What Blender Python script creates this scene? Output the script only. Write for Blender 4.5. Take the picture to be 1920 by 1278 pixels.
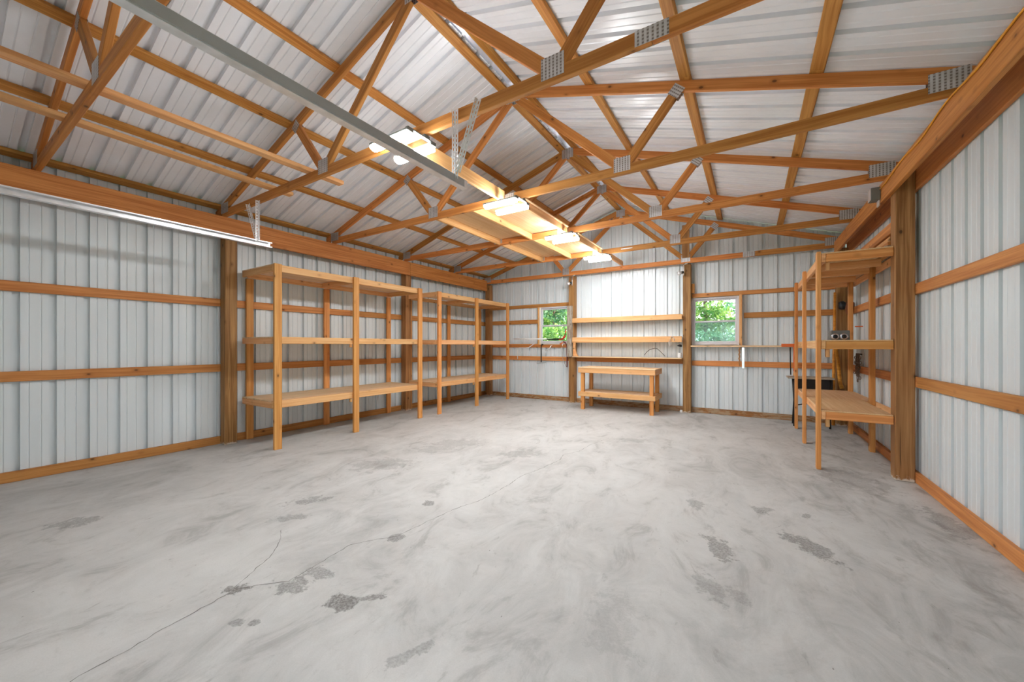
import bpy, math, random
from mathutils import Vector, Matrix
import numpy as np

random.seed(7)
SC = bpy.context.scene
for o in list(bpy.data.objects):
    bpy.data.objects.remove(o)
COL = SC.collection

# ------------------------------------------------------------------ camera, sky, sun, exposure
cam_d = bpy.data.cameras.new('camera')
cam = bpy.data.objects.new('camera', cam_d)
COL.objects.link(cam)
cam.location = (5.7783, -8.3087, 1.2946)
cam.rotation_euler = (math.pi / 2, 0, 0.5619)
cam_d.sensor_width = 36.0
cam_d.lens = 36.0 * 711.1 / 1920.0
cam_d.shift_y = 8.56 / 1920.0
cam_d.clip_start = 0.02
cam_d.clip_end = 200
SC.camera = cam

SC.view_settings.view_transform = 'Standard'
SC.view_settings.look = 'None'
SC.view_settings.gamma = 1.0
SC.view_settings.use_curve_mapping = False
SC.view_settings.exposure = 0.8

LED_STRENGTH = 108.0
SKY_STRENGTH = 3.0
w = bpy.data.worlds.new('sky')
SC.world = w
w.use_nodes = True
wn = w.node_tree.nodes
bg = wn['Background']
bg.inputs['Color'].default_value = (0.86, 0.94, 1.0, 1)
bg.inputs['Strength'].default_value = SKY_STRENGTH
sun_d = bpy.data.lights.new('sun', 'SUN')
sun_d.energy = 10.0
sun_d.angle = 0.03
sun_d.color = (1.0, 0.96, 0.88)
sun = bpy.data.objects.new('sun', sun_d)
COL.objects.link(sun)
sun.rotation_euler = Vector((-0.42, 0.06, -0.9)).to_track_quat('-Z', 'Y').to_euler()

# ------------------------------------------------------------------ material helpers
class NT:
    def __init__(self, name):
        self.m = bpy.data.materials.new(name)
        self.m.use_nodes = True
        self.t = self.m.node_tree
        self.b = self.t.nodes['Principled BSDF']
    def n(self, typ, **kw):
        x = self.t.nodes.new(typ)
        for k, v in kw.items():
            setattr(x, k, v)
        return x
    def l(self, a, b):
        self.t.links.new(a, b)
    def val(self, node, **kw):
        for k, v in kw.items():
            node.inputs[k.replace('_', ' ')].default_value = v
        return node
    def math(self, op, a, b=None, c=None, clamp=False):
        x = self.n('ShaderNodeMath', operation=op, use_clamp=clamp)
        for i, q in enumerate((a, b, c)):
            if q is None:
                continue
            if isinstance(q, (int, float)):
                x.inputs[i].default_value = q
            else:
                self.l(q, x.inputs[i])
        return x.outputs[0]
    def vmath(self, op, a, b=None):
        x = self.n('ShaderNodeVectorMath', operation=op)
        for i, q in enumerate((a, b)):
            if q is None:
                continue
            if isinstance(q, (tuple, list)):
                x.inputs[i].default_value = q
            else:
                self.l(q, x.inputs[i])
        return x.outputs[0]
    def mix(self, f, a, b, blend='MIX'):
        x = self.n('ShaderNodeMix', data_type='RGBA', blend_type=blend)
        for i, q in ((0, f), (6, a), (7, b)):
            if isinstance(q, (int, float)):
                x.inputs[i].default_value = q
            elif isinstance(q, (tuple, list)):
                x.inputs[i].default_value = tuple(q) + ((1,) if len(q) == 3 else ())
            else:
                self.l(q, x.inputs[i])
        return x.outputs[2]
    def noise(self, vec, scale, detail=3, rough=0.55, dist=0.0):
        x = self.n('ShaderNodeTexNoise')
        self.l(vec, x.inputs['Vector'])
        x.inputs['Scale'].default_value = scale
        x.inputs['Detail'].default_value = detail
        x.inputs['Roughness'].default_value = rough
        x.inputs['Distortion'].default_value = dist
        return x.outputs[0]
    def ramp(self, f, a, b, lo=0.0, hi=1.0):
        x = self.n('ShaderNodeMapRange')
        x.interpolation_type = 'SMOOTHSTEP'
        self.l(f, x.inputs[0])
        x.inputs[1].default_value = a
        x.inputs[2].default_value = b
        x.inputs[3].default_value = lo
        x.inputs[4].default_value = hi
        return x.outputs[0]
    def bump(self, h, strength, dist=0.01):
        x = self.n('ShaderNodeBump')
        x.inputs['Strength'].default_value = strength
        x.inputs['Distance'].default_value = dist
        self.l(h, x.inputs['Height'])
        self.l(x.outputs[0], self.b.inputs['Normal'])

def srgb(r, g, b):
    f = lambda c: (c / 255 / 12.92) if c <= 10 else ((c / 255 + 0.055) / 1.055) ** 2.4
    return (f(r), f(g), f(b))

def plain(name, col, rough=0.5, metal=0.0, spec=0.5):
    t = NT(name)
    t.b.inputs['Base Color'].default_value = tuple(col) + (1,)
    t.b.inputs['Roughness'].default_value = rough
    t.b.inputs['Metallic'].default_value = metal
    t.b.inputs['Specular IOR Level'].default_value = spec
    return t.m

def wood(name, light, dark, knot=1.0, rough=0.55, check=0.0, vary=0.18, weather=None):
    t = NT(name)
    tc = t.n('ShaderNodeTexCoord')
    oi = t.n('ShaderNodeObjectInfo')
    off = t.vmath('MULTIPLY', (1, 1, 1), None)
    cx = t.n('ShaderNodeCombineXYZ')
    for i, k in enumerate((37.0, 19.0, 53.0)):
        t.l(t.math('MULTIPLY', oi.outputs['Random'], k), cx.inputs[i])
    P = t.vmath('ADD', tc.outputs['Object'], cx.outputs[0])
    warp = t.noise(t.vmath('MULTIPLY', P, (1.3, 5, 5)), 1.0, 2)
    wv = t.n('ShaderNodeCombineXYZ')
    t.l(t.math('MULTIPLY', warp, 0.035), wv.inputs[1])
    t.l(t.math('MULTIPLY', warp, 0.035), wv.inputs[2])
    Pw = t.vmath('ADD', P, wv.outputs[0])
    g1 = t.noise(t.vmath('MULTIPLY', Pw, (0.9, 34, 34)), 1.0, 3, 0.6)
    g2 = t.noise(t.vmath('MULTIPLY', Pw, (2.5, 130, 130)), 1.0, 2, 0.5)
    big = t.noise(t.vmath('MULTIPLY', P, (0.8, 3, 3)), 1.0, 2)
    f = t.math('ADD', t.math('MULTIPLY', g1, 0.75), t.math('MULTIPLY', g2, 0.25))
    f = t.ramp(f, 0.36, 0.66)
    col = t.mix(f, dark, light)
    col = t.mix(t.ramp(big, 0.35, 0.7, 0.0, 0.45), col, tuple(0.5 * (a + b) for a, b in zip(light, dark)))
    if knot > 0:
        v = t.n('ShaderNodeTexVoronoi')
        v.inputs['Scale'].default_value = 1.0
        t.l(t.vmath('MULTIPLY', P, (4.6, 7.5, 7.5)), v.inputs['Vector'])
        d = v.outputs['Distance']
        core = t.ramp(d, 0.05, 0.11, 1.0, 0.0)
        halo = t.ramp(d, 0.09, 0.24, 0.45, 0.0)
        kc = tuple(c * 0.22 for c in dark)
        col = t.mix(t.math('MULTIPLY', halo, knot), col, tuple(c * 0.7 for c in dark))
        col = t.mix(t.math('MULTIPLY', core, 0.85 * knot), col, kc)
    if check > 0:
        c1 = t.noise(t.vmath('MULTIPLY', Pw, (0.7, 46, 46)), 1.0, 1)
        ck = t.ramp(c1, 0.29, 0.22, 0.0, check)
        col = t.mix(ck, col, tuple(c * 0.25 for c in dark))
    if weather:
        wn_ = t.noise(t.vmath('MULTIPLY', P, (6, 22, 22)), 1.0, 4, 0.7)
        col = t.mix(t.ramp(wn_, 0.42, 0.58, 0.0, 0.9), col, weather)
    if check > 0:
        gp = t.n('ShaderNodeNewGeometry')
        sp = t.n('ShaderNodeSeparateXYZ')
        t.l(gp.outputs['Position'], sp.inputs[0])
        pn = t.noise(gp.outputs['Position'], 28, 4, 0.7)
        zz = t.math('ADD', sp.outputs[2], t.math('MULTIPLY', pn, 0.16))
        col = t.mix(t.ramp(zz, 0.115, 0.085, 0.0, 0.8), col, srgb(214, 206, 192))
    hv = t.n('ShaderNodeHueSaturation')
    t.l(col, hv.inputs['Color'])
    t.l(t.math('ADD', t.math('MULTIPLY', oi.outputs['Random'], vary * 2), 1.0 - vary), hv.inputs['Value'])
    t.l(t.math('ADD', t.math('MULTIPLY', oi.outputs['Random'], -0.012), 0.506), hv.inputs['Hue'])
    t.l(hv.outputs[0], t.b.inputs['Base Color'])
    t.b.inputs['Roughness'].default_value = rough
    t.b.inputs['Specular IOR Level'].default_value = 0.3
    t.bump(g1, 0.12, 0.004)
    return t.m

M = {}
M['truss'] = wood('truss_wood', srgb(214, 146, 78), srgb(178, 108, 48))
M['girt'] = wood('girt_wood', srgb(214, 150, 86), srgb(180, 112, 56))
M['purlin'] = wood('purlin_wood', srgb(212, 152, 78), srgb(174, 110, 46))
M['beam'] = wood('beam_wood', srgb(214, 146, 78), srgb(178, 108, 50), vary=0.06)
M['post'] = wood('treated_post_wood', srgb(180, 134, 82), srgb(130, 88, 46), check=0.8, vary=0.1)
M['shelf'] = wood('shelf_pine', srgb(238, 190, 136), srgb(218, 156, 98), vary=0.1)
M['upright'] = wood('upright_pine', srgb(228, 166, 98), srgb(200, 130, 66), vary=0.1)
M['deck'] = wood('deck_board_pine', srgb(240, 212, 174), srgb(222, 180, 134), vary=0.12, knot=0.7)
M['ply'] = wood('plywood', srgb(230, 194, 150), srgb(214, 170, 120), vary=0.04, knot=0.35)
M['fresh'] = wood('fresh_pine', srgb(232, 182, 124), srgb(210, 150, 90), vary=0.06)
M['gold'] = wood('yellow_handle_wood', srgb(226, 158, 62), srgb(190, 118, 36), knot=0.3)
M['dirtywood'] = wood('dirty_base_board', srgb(186, 130, 76), srgb(128, 80, 42), weather=srgb(176, 150, 120))
M['weathered'] = wood('weathered_plank', srgb(206, 198, 188), srgb(170, 156, 140), weather=srgb(150, 128, 108), knot=0.9)
M['oldtop'] = wood('worn_pale_board', srgb(206, 196, 180), srgb(176, 164, 148), knot=0.2)

def siding(name, col, rough, streak=0.06):
    t = NT(name)
    g = t.n('ShaderNodeNewGeometry')
    n1 = t.noise(t.vmath('MULTIPLY', g.outputs['Position'], (9, 9, 0.6)), 1.0, 3)
    n2 = t.noise(g.outputs['Position'], 1.3, 3)
    f = t.math('ADD', t.math('MULTIPLY', n1, 0.6), t.math('MULTIPLY', n2, 0.4))
    c = t.mix(t.ramp(f, 0.3, 0.7), tuple(x * (1 - streak * 1.6) for x in col), tuple(min(1, x * (1 + streak)) for x in col))
    t.l(c, t.b.inputs['Base Color'])
    t.b.inputs['Roughness'].default_value = rough
    t.b.inputs['Specular IOR Level'].default_value = 0.6
    return t.m
M['siding'] = siding('painted_steel_siding', srgb(222, 228, 230), 0.36, 0.03)
M['roofing'] = siding('painted_steel_roofing', srgb(243, 243, 247), 0.24, 0.015)
M['ridge'] = plain('bare_ridge_steel', srgb(226, 226, 232), 0.25, 0.6)

def galv(name, base=0.62, rough=0.38, stripes=False):
    t = NT(name)
    tc = t.n('ShaderNodeTexCoord')
    n = t.noise(tc.outputs['Object'], 9, 2)
    c = t.mix(t.ramp(n, 0.3, 0.7), (base * 0.92,) * 3, (base * 1.1, base * 1.1, base * 1.12))
    if stripes:
        s = t.n('ShaderNodeSeparateXYZ')
        t.l(tc.outputs['Object'], s.inputs[0])
        a = t.math('SINE', t.math('MULTIPLY', s.outputs[0], 2 * math.pi / 0.026))
        b = t.math('SINE', t.math('MULTIPLY', s.outputs[1], 2 * math.pi / 0.020))
        m_ = t.math('MULTIPLY', t.ramp(a, 0.0, 0.5), t.ramp(b, -0.3, 0.3))
        c = t.mix(t.math('MULTIPLY', m_, 0.75), c, (0.13, 0.10, 0.085))
        c = t.mix(t.ramp(a, -0.2, 0.4, 0.0, 0.35), c, (0.2, 0.16, 0.13))
    t.l(c, t.b.inputs['Base Color'])
    t.b.inputs['Metallic'].default_value = 0.75
    t.b.inputs['Roughness'].default_value = rough
    return t.m
M['galv'] = galv('galvanized_steel', 0.86, 0.3)
M['plate'] = galv('toothed_truss_plate', 0.66, 0.45, True)
M['dullsteel'] = plain('dull_grey_steel', srgb(172, 174, 174), 0.42, 0.5)
M['darksteel'] = plain('dark_iron', srgb(44, 40, 38), 0.5, 0.5)
M['black'] = plain('black_plastic', srgb(28, 30, 32), 0.45)
M['white'] = plain('white_plastic', srgb(236, 236, 234), 0.4)
M['vinyl'] = plain('window_vinyl', srgb(216, 214, 218), 0.4)
M['whitewood'] = wood('painted_jamb_wood', srgb(240, 232, 218), srgb(226, 212, 190), knot=0.2)
M['orange'] = plain('orange_paint', srgb(226, 104, 34), 0.4)
M['red'] = plain('red_paint', srgb(196, 48, 36), 0.4)
M['darkred'] = plain('dark_red_paint', srgb(104, 36, 30), 0.5)
M['yellow'] = plain('yellow_cable_jacket', srgb(232, 160, 36), 0.4)
M['silver'] = plain('polished_steel', srgb(214, 216, 220), 0.25, 0.8)
M['leather'] = plain('brown_leather', srgb(122, 70, 38), 0.7)
M['rust'] = plain('rusty_chain_steel', srgb(112, 92, 76), 0.6, 0.4)
M['greybox'] = plain('grey_box_paint', srgb(120, 122, 118), 0.5, 0.2)
M['rope'] = plain('tan_rope', srgb(176, 124, 80), 0.9)

t = NT('led_tube')
t.b.inputs['Base Color'].default_value = (0.9, 0.9, 0.9, 1)
t.b.inputs['Emission Color'].default_value = (0.93, 0.975, 1.0, 1)
t.b.inputs['Emission Strength'].default_value = LED_STRENGTH
M['led'] = t.m

def glass(name, tint, haze):
    m = bpy.data.materials.new(name)
    m.use_nodes = True
    nt = m.node_tree
    nt.nodes.clear()
    out = nt.nodes.new('ShaderNodeOutputMaterial')
    tr = nt.nodes.new('ShaderNodeBsdfTransparent')
    tr.inputs[0].default_value = tint + (1,)
    gl = nt.nodes.new('ShaderNodeBsdfGlossy')
    gl.inputs['Roughness'].default_value = 0.03
    df = nt.nodes.new('ShaderNodeBsdfDiffuse')
    df.inputs[0].default_value = (0.5, 0.62, 0.62, 1)
    fr = nt.nodes.new('ShaderNodeFresnel')
    fr.inputs[0].default_value = 1.45
    m1 = nt.nodes.new('ShaderNodeMixShader')
    m2 = nt.nodes.new('ShaderNodeMixShader')
    nt.links.new(fr.outputs[0], m1.inputs[0])
    nt.links.new(tr.outputs[0], m1.inputs[1])
    nt.links.new(gl.outputs[0], m1.inputs[2])
    m2.inputs[0].default_value = haze
    nt.links.new(m1.outputs[0], m2.inputs[1])
    nt.links.new(df.outputs[0], m2.inputs[2])
    nt.links.new(m2.outputs[0], out.inputs[0])
    return m
M['glass'] = glass('window_glass', (0.97, 0.98, 0.97), 0.0)
M['screen'] = glass('screened_window_glass', (0.72, 0.86, 0.84), 0.22)

# concrete floor --------------------------------------------------
def concrete():
    t = NT('concrete_floor')
    g = t.n('ShaderNodeNewGeometry')
    P = g.outputs['Position']
    rot = t.n('ShaderNodeVectorRotate', rotation_type='Z_AXIS')
    t.l(P, rot.inputs['Vector'])
    rot.inputs['Angle'].default_value = math.radians(-100)
    R = rot.outputs[0]
    n1 = t.noise(P, 0.7, 5, 0.6)
    n2 = t.noise(t.vmath('MULTIPLY', R, (1.9, 3.2, 1)), 1.0, 7, 0.68, 0.9)
    n3 = t.noise(P, 14, 6, 0.65)
    n4 = t.noise(t.vmath('MULTIPLY', R, (4, 11, 1)), 1.0, 6, 0.7, 1.0)
    n5 = t.noise(P, 160, 2)
    base = t.mix(t.ramp(n1, 0.32, 0.68), srgb(176, 174, 171), srgb(196, 194, 191))
    base = t.mix(t.ramp(n2, 0.42, 0.66, 0.0, 0.55), base, srgb(206, 204, 201))
    base = t.mix(t.ramp(n2, 0.46, 0.32, 0.0, 0.6), base, srgb(150, 147, 143))
    base = t.mix(t.ramp(n4, 0.60, 0.74, 0.0, 0.55), base, srgb(142, 138, 133))
    base = t.mix(t.ramp(n3, 0.56, 0.72, 0.0, 0.25), base, srgb(156, 152, 148))
    base = t.mix(t.ramp(n5, 0.3, 0.7, 0.0, 0.12), base, srgb(150, 148, 145))
    # dirt along right wall side
    s = t.n('ShaderNodeSeparateXYZ')
    t.l(P, s.inputs[0])
    nd = t.noise(t.vmath('MULTIPLY', R, (2.5, 6, 1)), 1.3, 5, 0.65, 0.5)
    near = t.ramp(s.outputs[0], 5.2, 7.1)
    base = t.mix(t.math('MULTIPLY', near, t.ramp(nd, 0.50, 0.68, 0.0, 0.6)), base, srgb(142, 136, 130))
    # speckles
    v = t.n('ShaderNodeTexVoronoi')
    v.inputs['Scale'].default_value = 4.6
    t.l(t.vmath('ADD', t.vmath('MULTIPLY', R, (1, 2.0, 1)), (0, 0, 3.7)), v.inputs['Vector'])
    base = t.mix(t.ramp(v.outputs['Distance'], 0.032, 0.018, 0.0, 0.8), base, srgb(92, 88, 84))
    # individual stains, worn patches and scuffs: centre, half sizes, angle, strength
    stains = [(3.47, -7.38, .06, .05, .5, .95), (3.70, -7.20, .11, .06, .4, .7), (3.70, -7.06, .08, .05, .3, .6),
              (4.02, -7.15, .07, .06, .2, .95), (4.12, -7.06, .08, .03, .9, .8), (3.76, -6.56, .05, .05, .2, .75),
              (3.54, -6.03, .05, .05, .5, .75), (3.75, -7.49, .03, .02, .6, .6), (3.81, -7.45, .03, .02, .4, .7),
              (1.60, -7.67, .16, .08, 1.0, .55), (2.66, -6.53, .16, .07, .9, .6), (2.85, -6.78, .14, .05, .8, .5),
              (5.40, -4.87, .06, .12, .2, .5), (5.86, -4.72, .06, .09, -.3, .55), (6.14, -4.68, .03, .07, -.2, .6),
              (5.60, -5.54, .07, .16, .5, .7), (6.10, -5.22, .09, .17, .6, .75), (5.59, -6.02, .07, .13, .4, .4),
              (5.71, -6.0, .05, .10, .4, .35), (4.56, -7.21, .10, .03, 1.2, .45), (4.40, -3.04, .20, .10, .2, .35),
              (2.49, -4.42, .35, .2, .8, .35), (7.0, -4.3, .10, .3, .2, .5), 
              (2.39, -5.55, .3, .2, .8, .35), (2.43, -4.76, .3, .16, .9, .3), (3.44, -4.41, .28, .14, .9, .4),
              (5.23, -6.53, .12, .2, .3, .2), (6.6, -3.5, .25, .3, .4, .35)]
    wn1 = t.n('ShaderNodeTexNoise')
    wn1.inputs['Scale'].default_value = 9
    wn1.inputs['Detail'].default_value = 6
    wn1.inputs['Roughness'].default_value = 0.72
    t.l(P, wn1.inputs['Vector'])
    edge = t.math('MULTIPLY', t.math('SUBTRACT', wn1.outputs[0], 0.5), 4.6)
    acc = None
    for (x, y, a, b, ang, k) in stains:
        mp = t.n('ShaderNodeMapping', vector_type='TEXTURE')
        mp.inputs['Location'].default_value = (x, y, 0)
        mp.inputs['Rotation'].default_value = (0, 0, ang)
        mp.inputs['Scale'].default_value = (a, b, 1)
        t.l(P, mp.inputs['Vector'])
        ln = t.n('ShaderNodeVectorMath', operation='LENGTH')
        t.l(mp.outputs[0], ln.inputs[0])
        d = t.math('ADD', ln.outputs['Value'], edge)
        f = t.ramp(d, 1.1, 0.75, 0.0, k)
        acc = f if acc is None else t.math('MAXIMUM', acc, f)
    speck = t.ramp(t.noise(P, 70, 3, 0.7), 0.4, 0.6, 0.55, 1.0)
    base = t.mix(t.math('MULTIPLY', t.math('MULTIPLY', acc, speck), 0.9), base, srgb(96, 92, 88))
    t.l(base, t.b.inputs['Base Color'])
    t.l(t.ramp(n3, 0.3, 0.7, 0.62, 0.8), t.b.inputs['Roughness'])
    t.b.inputs['Specular IOR Level'].default_value = 0.35
    t.bump(t.math('ADD', t.math('MULTIPLY', n3, 0.7), t.math('MULTIPLY', n5, 0.15)), 0.16, 0.006)
    return t.m
M['concrete'] = concrete()
M['crack'] = plain('crack_dirt', srgb(104, 100, 96), 0.9)

def leafmat(name, c1, c2):
    t = NT(name)
    g = t.n('ShaderNodeNewGeometry')
    n = t.noise(g.outputs['Position'], 3.0, 3)
    c = t.mix(t.ramp(n, 0.35, 0.65), c1, c2)
    t.l(c, t.b.inputs['Base Color'])
    t.b.inputs['Roughness'].default_value = 0.5
    t.b.inputs['Transmission Weight'].default_value = 0.0
    tl = t.n('ShaderNodeBsdfTranslucent')
    t.l(c, tl.inputs[0])
    mx = t.n('ShaderNodeMixShader')
    mx.inputs[0].default_value = 0.4
    t.l(t.b.outputs[0], mx.inputs[1])
    t.l(tl.outputs[0], mx.inputs[2])
    t.l(mx.outputs[0], t.t.nodes['Material Output'].inputs[0])
    return t.m
M['leaf'] = leafmat('leaf_green', (.06, .20, .04), (.30, .44, .11))
M['leaf2'] = leafmat('leaf_blue_green', (.045, .16, .075), (.17, .33, .15))
M['bark'] = plain('bark', srgb(92, 78, 64), 0.9)
M['turf'] = plain('turf_ground', (.05, .10, .03), 0.95)

# ------------------------------------------------------------------ object helpers
WLOC, WMAT = {}, {}
def _parent(o, parent, mat4):
    COL.objects.link(o)
    if parent is not None:
        o.parent = parent
        WMAT[o.name] = mat4
        o.matrix_basis = WMAT[parent.name].inverted() @ mat4
    else:
        WMAT[o.name] = mat4
        o.matrix_basis = mat4
    return o

def tag(o, label=None, cat=None, group=None, kind=None):
    if label: o['label'] = label
    if cat: o['category'] = cat
    if group: o['group'] = group
    if kind: o['kind'] = kind
    return o

def empty(name, loc=(0, 0, 0), label=None, cat=None, group=None, kind=None, parent=None):
    o = bpy.data.objects.new(name, None)
    o.empty_display_size = 0.1
    _parent(o, parent, Matrix.Translation(Vector(loc)))
    WLOC[o.name] = Vector(loc)
    return tag(o, label, cat, group, kind)

def mesh(name, verts, faces, mat, parent=None, loc=(0, 0, 0), smooth=False):
    me = bpy.data.meshes.new(name)
    me.from_pydata([tuple(v) for v in verts], [], faces)
    me.materials.append(mat)
    if smooth:
        me.polygons.foreach_set('use_smooth', [True] * len(me.polygons))
    me.update()
    o = bpy.data.objects.new(name, me)
    _parent(o, parent, Matrix.Translation(Vector(loc)))
    WLOC[o.name] = Vector(loc)
    return o

_cache = {}
def chamfer_box(L, W, T, mat, c=None):
    c = min(0.004, 0.2 * min(L, W, T)) if c is None else c
    key = (round(L, 3), round(W, 4), round(T, 4), mat.name, round(c, 4))
    if key in _cache:
        return _cache[key]
    x, y, z = L / 2, W / 2, T / 2
    v, idx = [], {}
    for sx in (-1, 1):
        for sy in (-1, 1):
            for sz in (-1, 1):
                for ax in range(3):
                    p = [sx * (x - c), sy * (y - c), sz * (z - c)]
                    p[ax] = (sx * x, sy * y, sz * z)[ax]
                    idx[(sx, sy, sz, ax)] = len(v)
                    v.append(p)
    f = []
    for ax in range(3):
        o1, o2 = [a for a in range(3) if a != ax]
        for s in (-1, 1):
            q = []
            for a, b in ((-1, -1), (1, -1), (1, 1), (-1, 1)):
                k = [0, 0, 0]
                k[ax], k[o1], k[o2] = s, a, b
                q.append(idx[tuple(k) + (ax,)])
            flip = (s < 0) ^ (ax == 1)
            f.append(q[::-1] if flip else q)
    for ax in range(3):          # edges parallel to ax
        o1, o2 = [a for a in range(3) if a != ax]
        for a in (-1, 1):
            for b in (-1, 1):
                q = []
                for s, axis in ((-1, o1), (1, o1), (1, o2), (-1, o2)):
                    k = [0, 0, 0]
                    k[ax], k[o1], k[o2] = s, a, b
                    q.append(idx[tuple(k) + (axis,)])
                flip = (a * b > 0) ^ (ax == 1)
                f.append(q if flip else q[::-1])
    for sx in (-1, 1):
        for sy in (-1, 1):
            for sz in (-1, 1):
                q = [idx[(sx, sy, sz, a)] for a in range(3)]
                f.append(q if sx * sy * sz > 0 else q[::-1])
    me = bpy.data.meshes.new('board')
    me.from_pydata(v, [], f)
    me.materials.append(mat)
    me.update()
    _cache[key] = me
    return me

def board(name, a, b, W, T, mat, parent=None, wdir=(0, 0, 1), c=None):
    """A board from a to b (centre line); W across wdir, T across the third axis."""
    a, b, wd = Vector(a), Vector(b), Vector(wdir)
    X = (b - a)
    L = X.length
    X.normalize()
    Y = (wd - X * wd.dot(X)).normalized()
    Z = X.cross(Y)
    R = Matrix((X, Y, Z)).transposed().to_4x4()
    o = bpy.data.objects.new(name, chamfer_box(L, W, T, mat, c))
    mid = (a + b) / 2
    _parent(o, parent, Matrix.Translation(mid) @ R)
    WLOC[o.name] = mid
    return o

def box(name, lo, hi, mat, parent=None, c=None):
    """Axis-aligned box as a board along its longest side."""
    lo, hi = Vector(lo), Vector(hi)
    d = hi - lo
    m_ = (lo + hi) / 2
    ax = max(range(3), key=lambda i: d[i])
    a, b = m_.copy(), m_.copy()
    a[ax], b[ax] = lo[ax], hi[ax]
    wi = max([i for i in range(3) if i != ax], key=lambda i: d[i])
    ti = [i for i in range(3) if i not in (ax, wi)][0]
    wd = [0, 0, 0]
    wd[wi] = 1
    return board(name, a, b, d[wi], d[ti], mat, parent, wd, c)

def tube(name, pts, r, mat, parent=None, seg=8, smooth=True, closed=False):
    pts = [Vector(p) for p in pts]
    n = len(pts)
    rr = r if isinstance(r, (list, tuple)) else [r] * n
    v, f = [], []
    for i, p in enumerate(pts):
        if closed:
            t_ = pts[(i + 1) % n] - pts[i - 1]
        else:
            t_ = pts[min(i + 1, n - 1)] - pts[max(i - 1, 0)]
        t_.normalize()
        up = Vector((0, 0, 1)) if abs(t_.z) < 0.9 else Vector((1, 0, 0))
        u = t_.cross(up).normalized()
        w_ = u.cross(t_)
        for k in range(seg):
            an = 2 * math.pi * k / seg
            v.append(p + (u * math.cos(an) + w_ * math.sin(an)) * rr[i])
    for i in range(n if closed else n - 1):
        j = (i + 1) % n
        for k in range(seg):
            k2 = (k + 1) % seg
            f.append((i * seg + k, i * seg + k2, j * seg + k2, j * seg + k))
    if not closed:
        f.append(tuple(range(seg))[::-1])
        f.append(tuple((n - 1) * seg + k for k in range(seg)))
    c_ = sum(pts, Vector()) / n
    return mesh(name, [x - c_ for x in v], f, mat, parent, c_, smooth)

def extrude(name, prof, a, b, mat, parent=None):
    """Closed polygon prof [(h, z)] across (X or Y horizontal) swept from a to b along Y."""
    n = len(prof)
    c_ = Vector(((a[0] + b[0]) / 2, (a[1] + b[1]) / 2, (a[2] + b[2]) / 2))
    v = [Vector((a[0] + h, a[1], a[2] + z)) - c_ for h, z in prof] + [Vector((b[0] + h, b[1], b[2] + z)) - c_ for h, z in prof]
    f = [(i, (i + 1) % n, n + (i + 1) % n, n + i) for i in range(n)] + [tuple(range(n))[::-1], tuple(range(n, 2 * n))]
    return mesh(name, v, f, mat, parent, c_)

# ------------------------------------------------------------------ dimensions
XR = 6.952            # inner face of right posts (left posts at x = 0)
XC = 3.476
RIDGE, SLOPE = 4.236, 0.318
YP, YG, YM = -0.34, -0.20, -0.162      # back wall: post face, girt face, metal
YF = -9.30            # front wall
XLM, XRM = -0.178, XR + 0.178
def ztop(x): return RIDGE - SLOPE * abs(x - XC)        # top of truss top chord
def zmet(x): return ztop(x) + 0.042                     # roof metal

# ------------------------------------------------------------------ floor
floor = mesh('floor', [(-.25, YF - .1, 0), (XR + .25, YF - .1, 0), (XR + .25, -.05, 0), (-.25, -.05, 0),
                       (-.25, YF - .1, -.12), (XR + .25, YF - .1, -.12), (XR + .25, -.05, -.12), (-.25, -.05, -.12)],
             [(0, 1, 2, 3), (7, 6, 5, 4), (0, 4, 5, 1), (1, 5, 6, 2), (2, 6, 7, 3), (3, 7, 4, 0)], M['concrete'])
tag(floor, 'grey stained concrete slab with a long crack down its middle', kind='structure')
def ribbon(name, pts, w0, w1):
    rnd = random.Random(len(pts))
    fine = []
    for (x0, y0), (x1, y1) in zip(pts[:-1], pts[1:]):
        k = max(2, int(math.hypot(x1 - x0, y1 - y0) / 0.025))
        for i in range(k):
            s = i / k
            fine.append((x0 + (x1 - x0) * s + rnd.uniform(-.006, .006), y0 + (y1 - y0) * s))
    fine.append(pts[-1])
    v, f = [], []
    for i, (x, y) in enumerate(fine):
        p, q = fine[max(0, i - 1)], fine[min(len(fine) - 1, i + 1)]
        dx, dy = q[0] - p[0], q[1] - p[1]
        L = math.hypot(dx, dy) or 1
        w_ = (w0 + (w1 - w0) * i / len(fine)) * rnd.uniform(.35, 1.2)
        v += [(x - dy / L * w_, y + dx / L * w_, .0012), (x + dy / L * w_, y - dx / L * w_, .0012)]
        if i:
            f.append((2 * i - 2, 2 * i - 1, 2 * i + 1, 2 * i))
    return mesh(name, v, f, M['crack'], floor)
ribbon('crack', [(3.62, -8.6), (3.558, -7.981), (3.533, -7.805), (3.497, -7.643), (3.472, -7.418), (3.468, -7.38), (3.551, -7.274), (3.63, -7.203), (3.606, -7.006), (3.576, -6.79), (3.651, -6.663), (3.747, -6.544), (3.764, -6.285), (3.791, -6.022), (3.869, -5.739), (3.874, -5.331), (3.847, -5.092), (3.904, -4.809), (3.951, -4.386), (3.894, -4.174), (3.997, -3.948), (4.01, -3.524), (4.044, -3.372), (4.1, -3.1)], .0024, .0022)
ribbon('crack', [(3.435, -7.38), (3.359, -7.256), (3.272, -7.115), (3.146, -7.005), (2.985, -6.918)], .0022, .0018)

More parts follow.
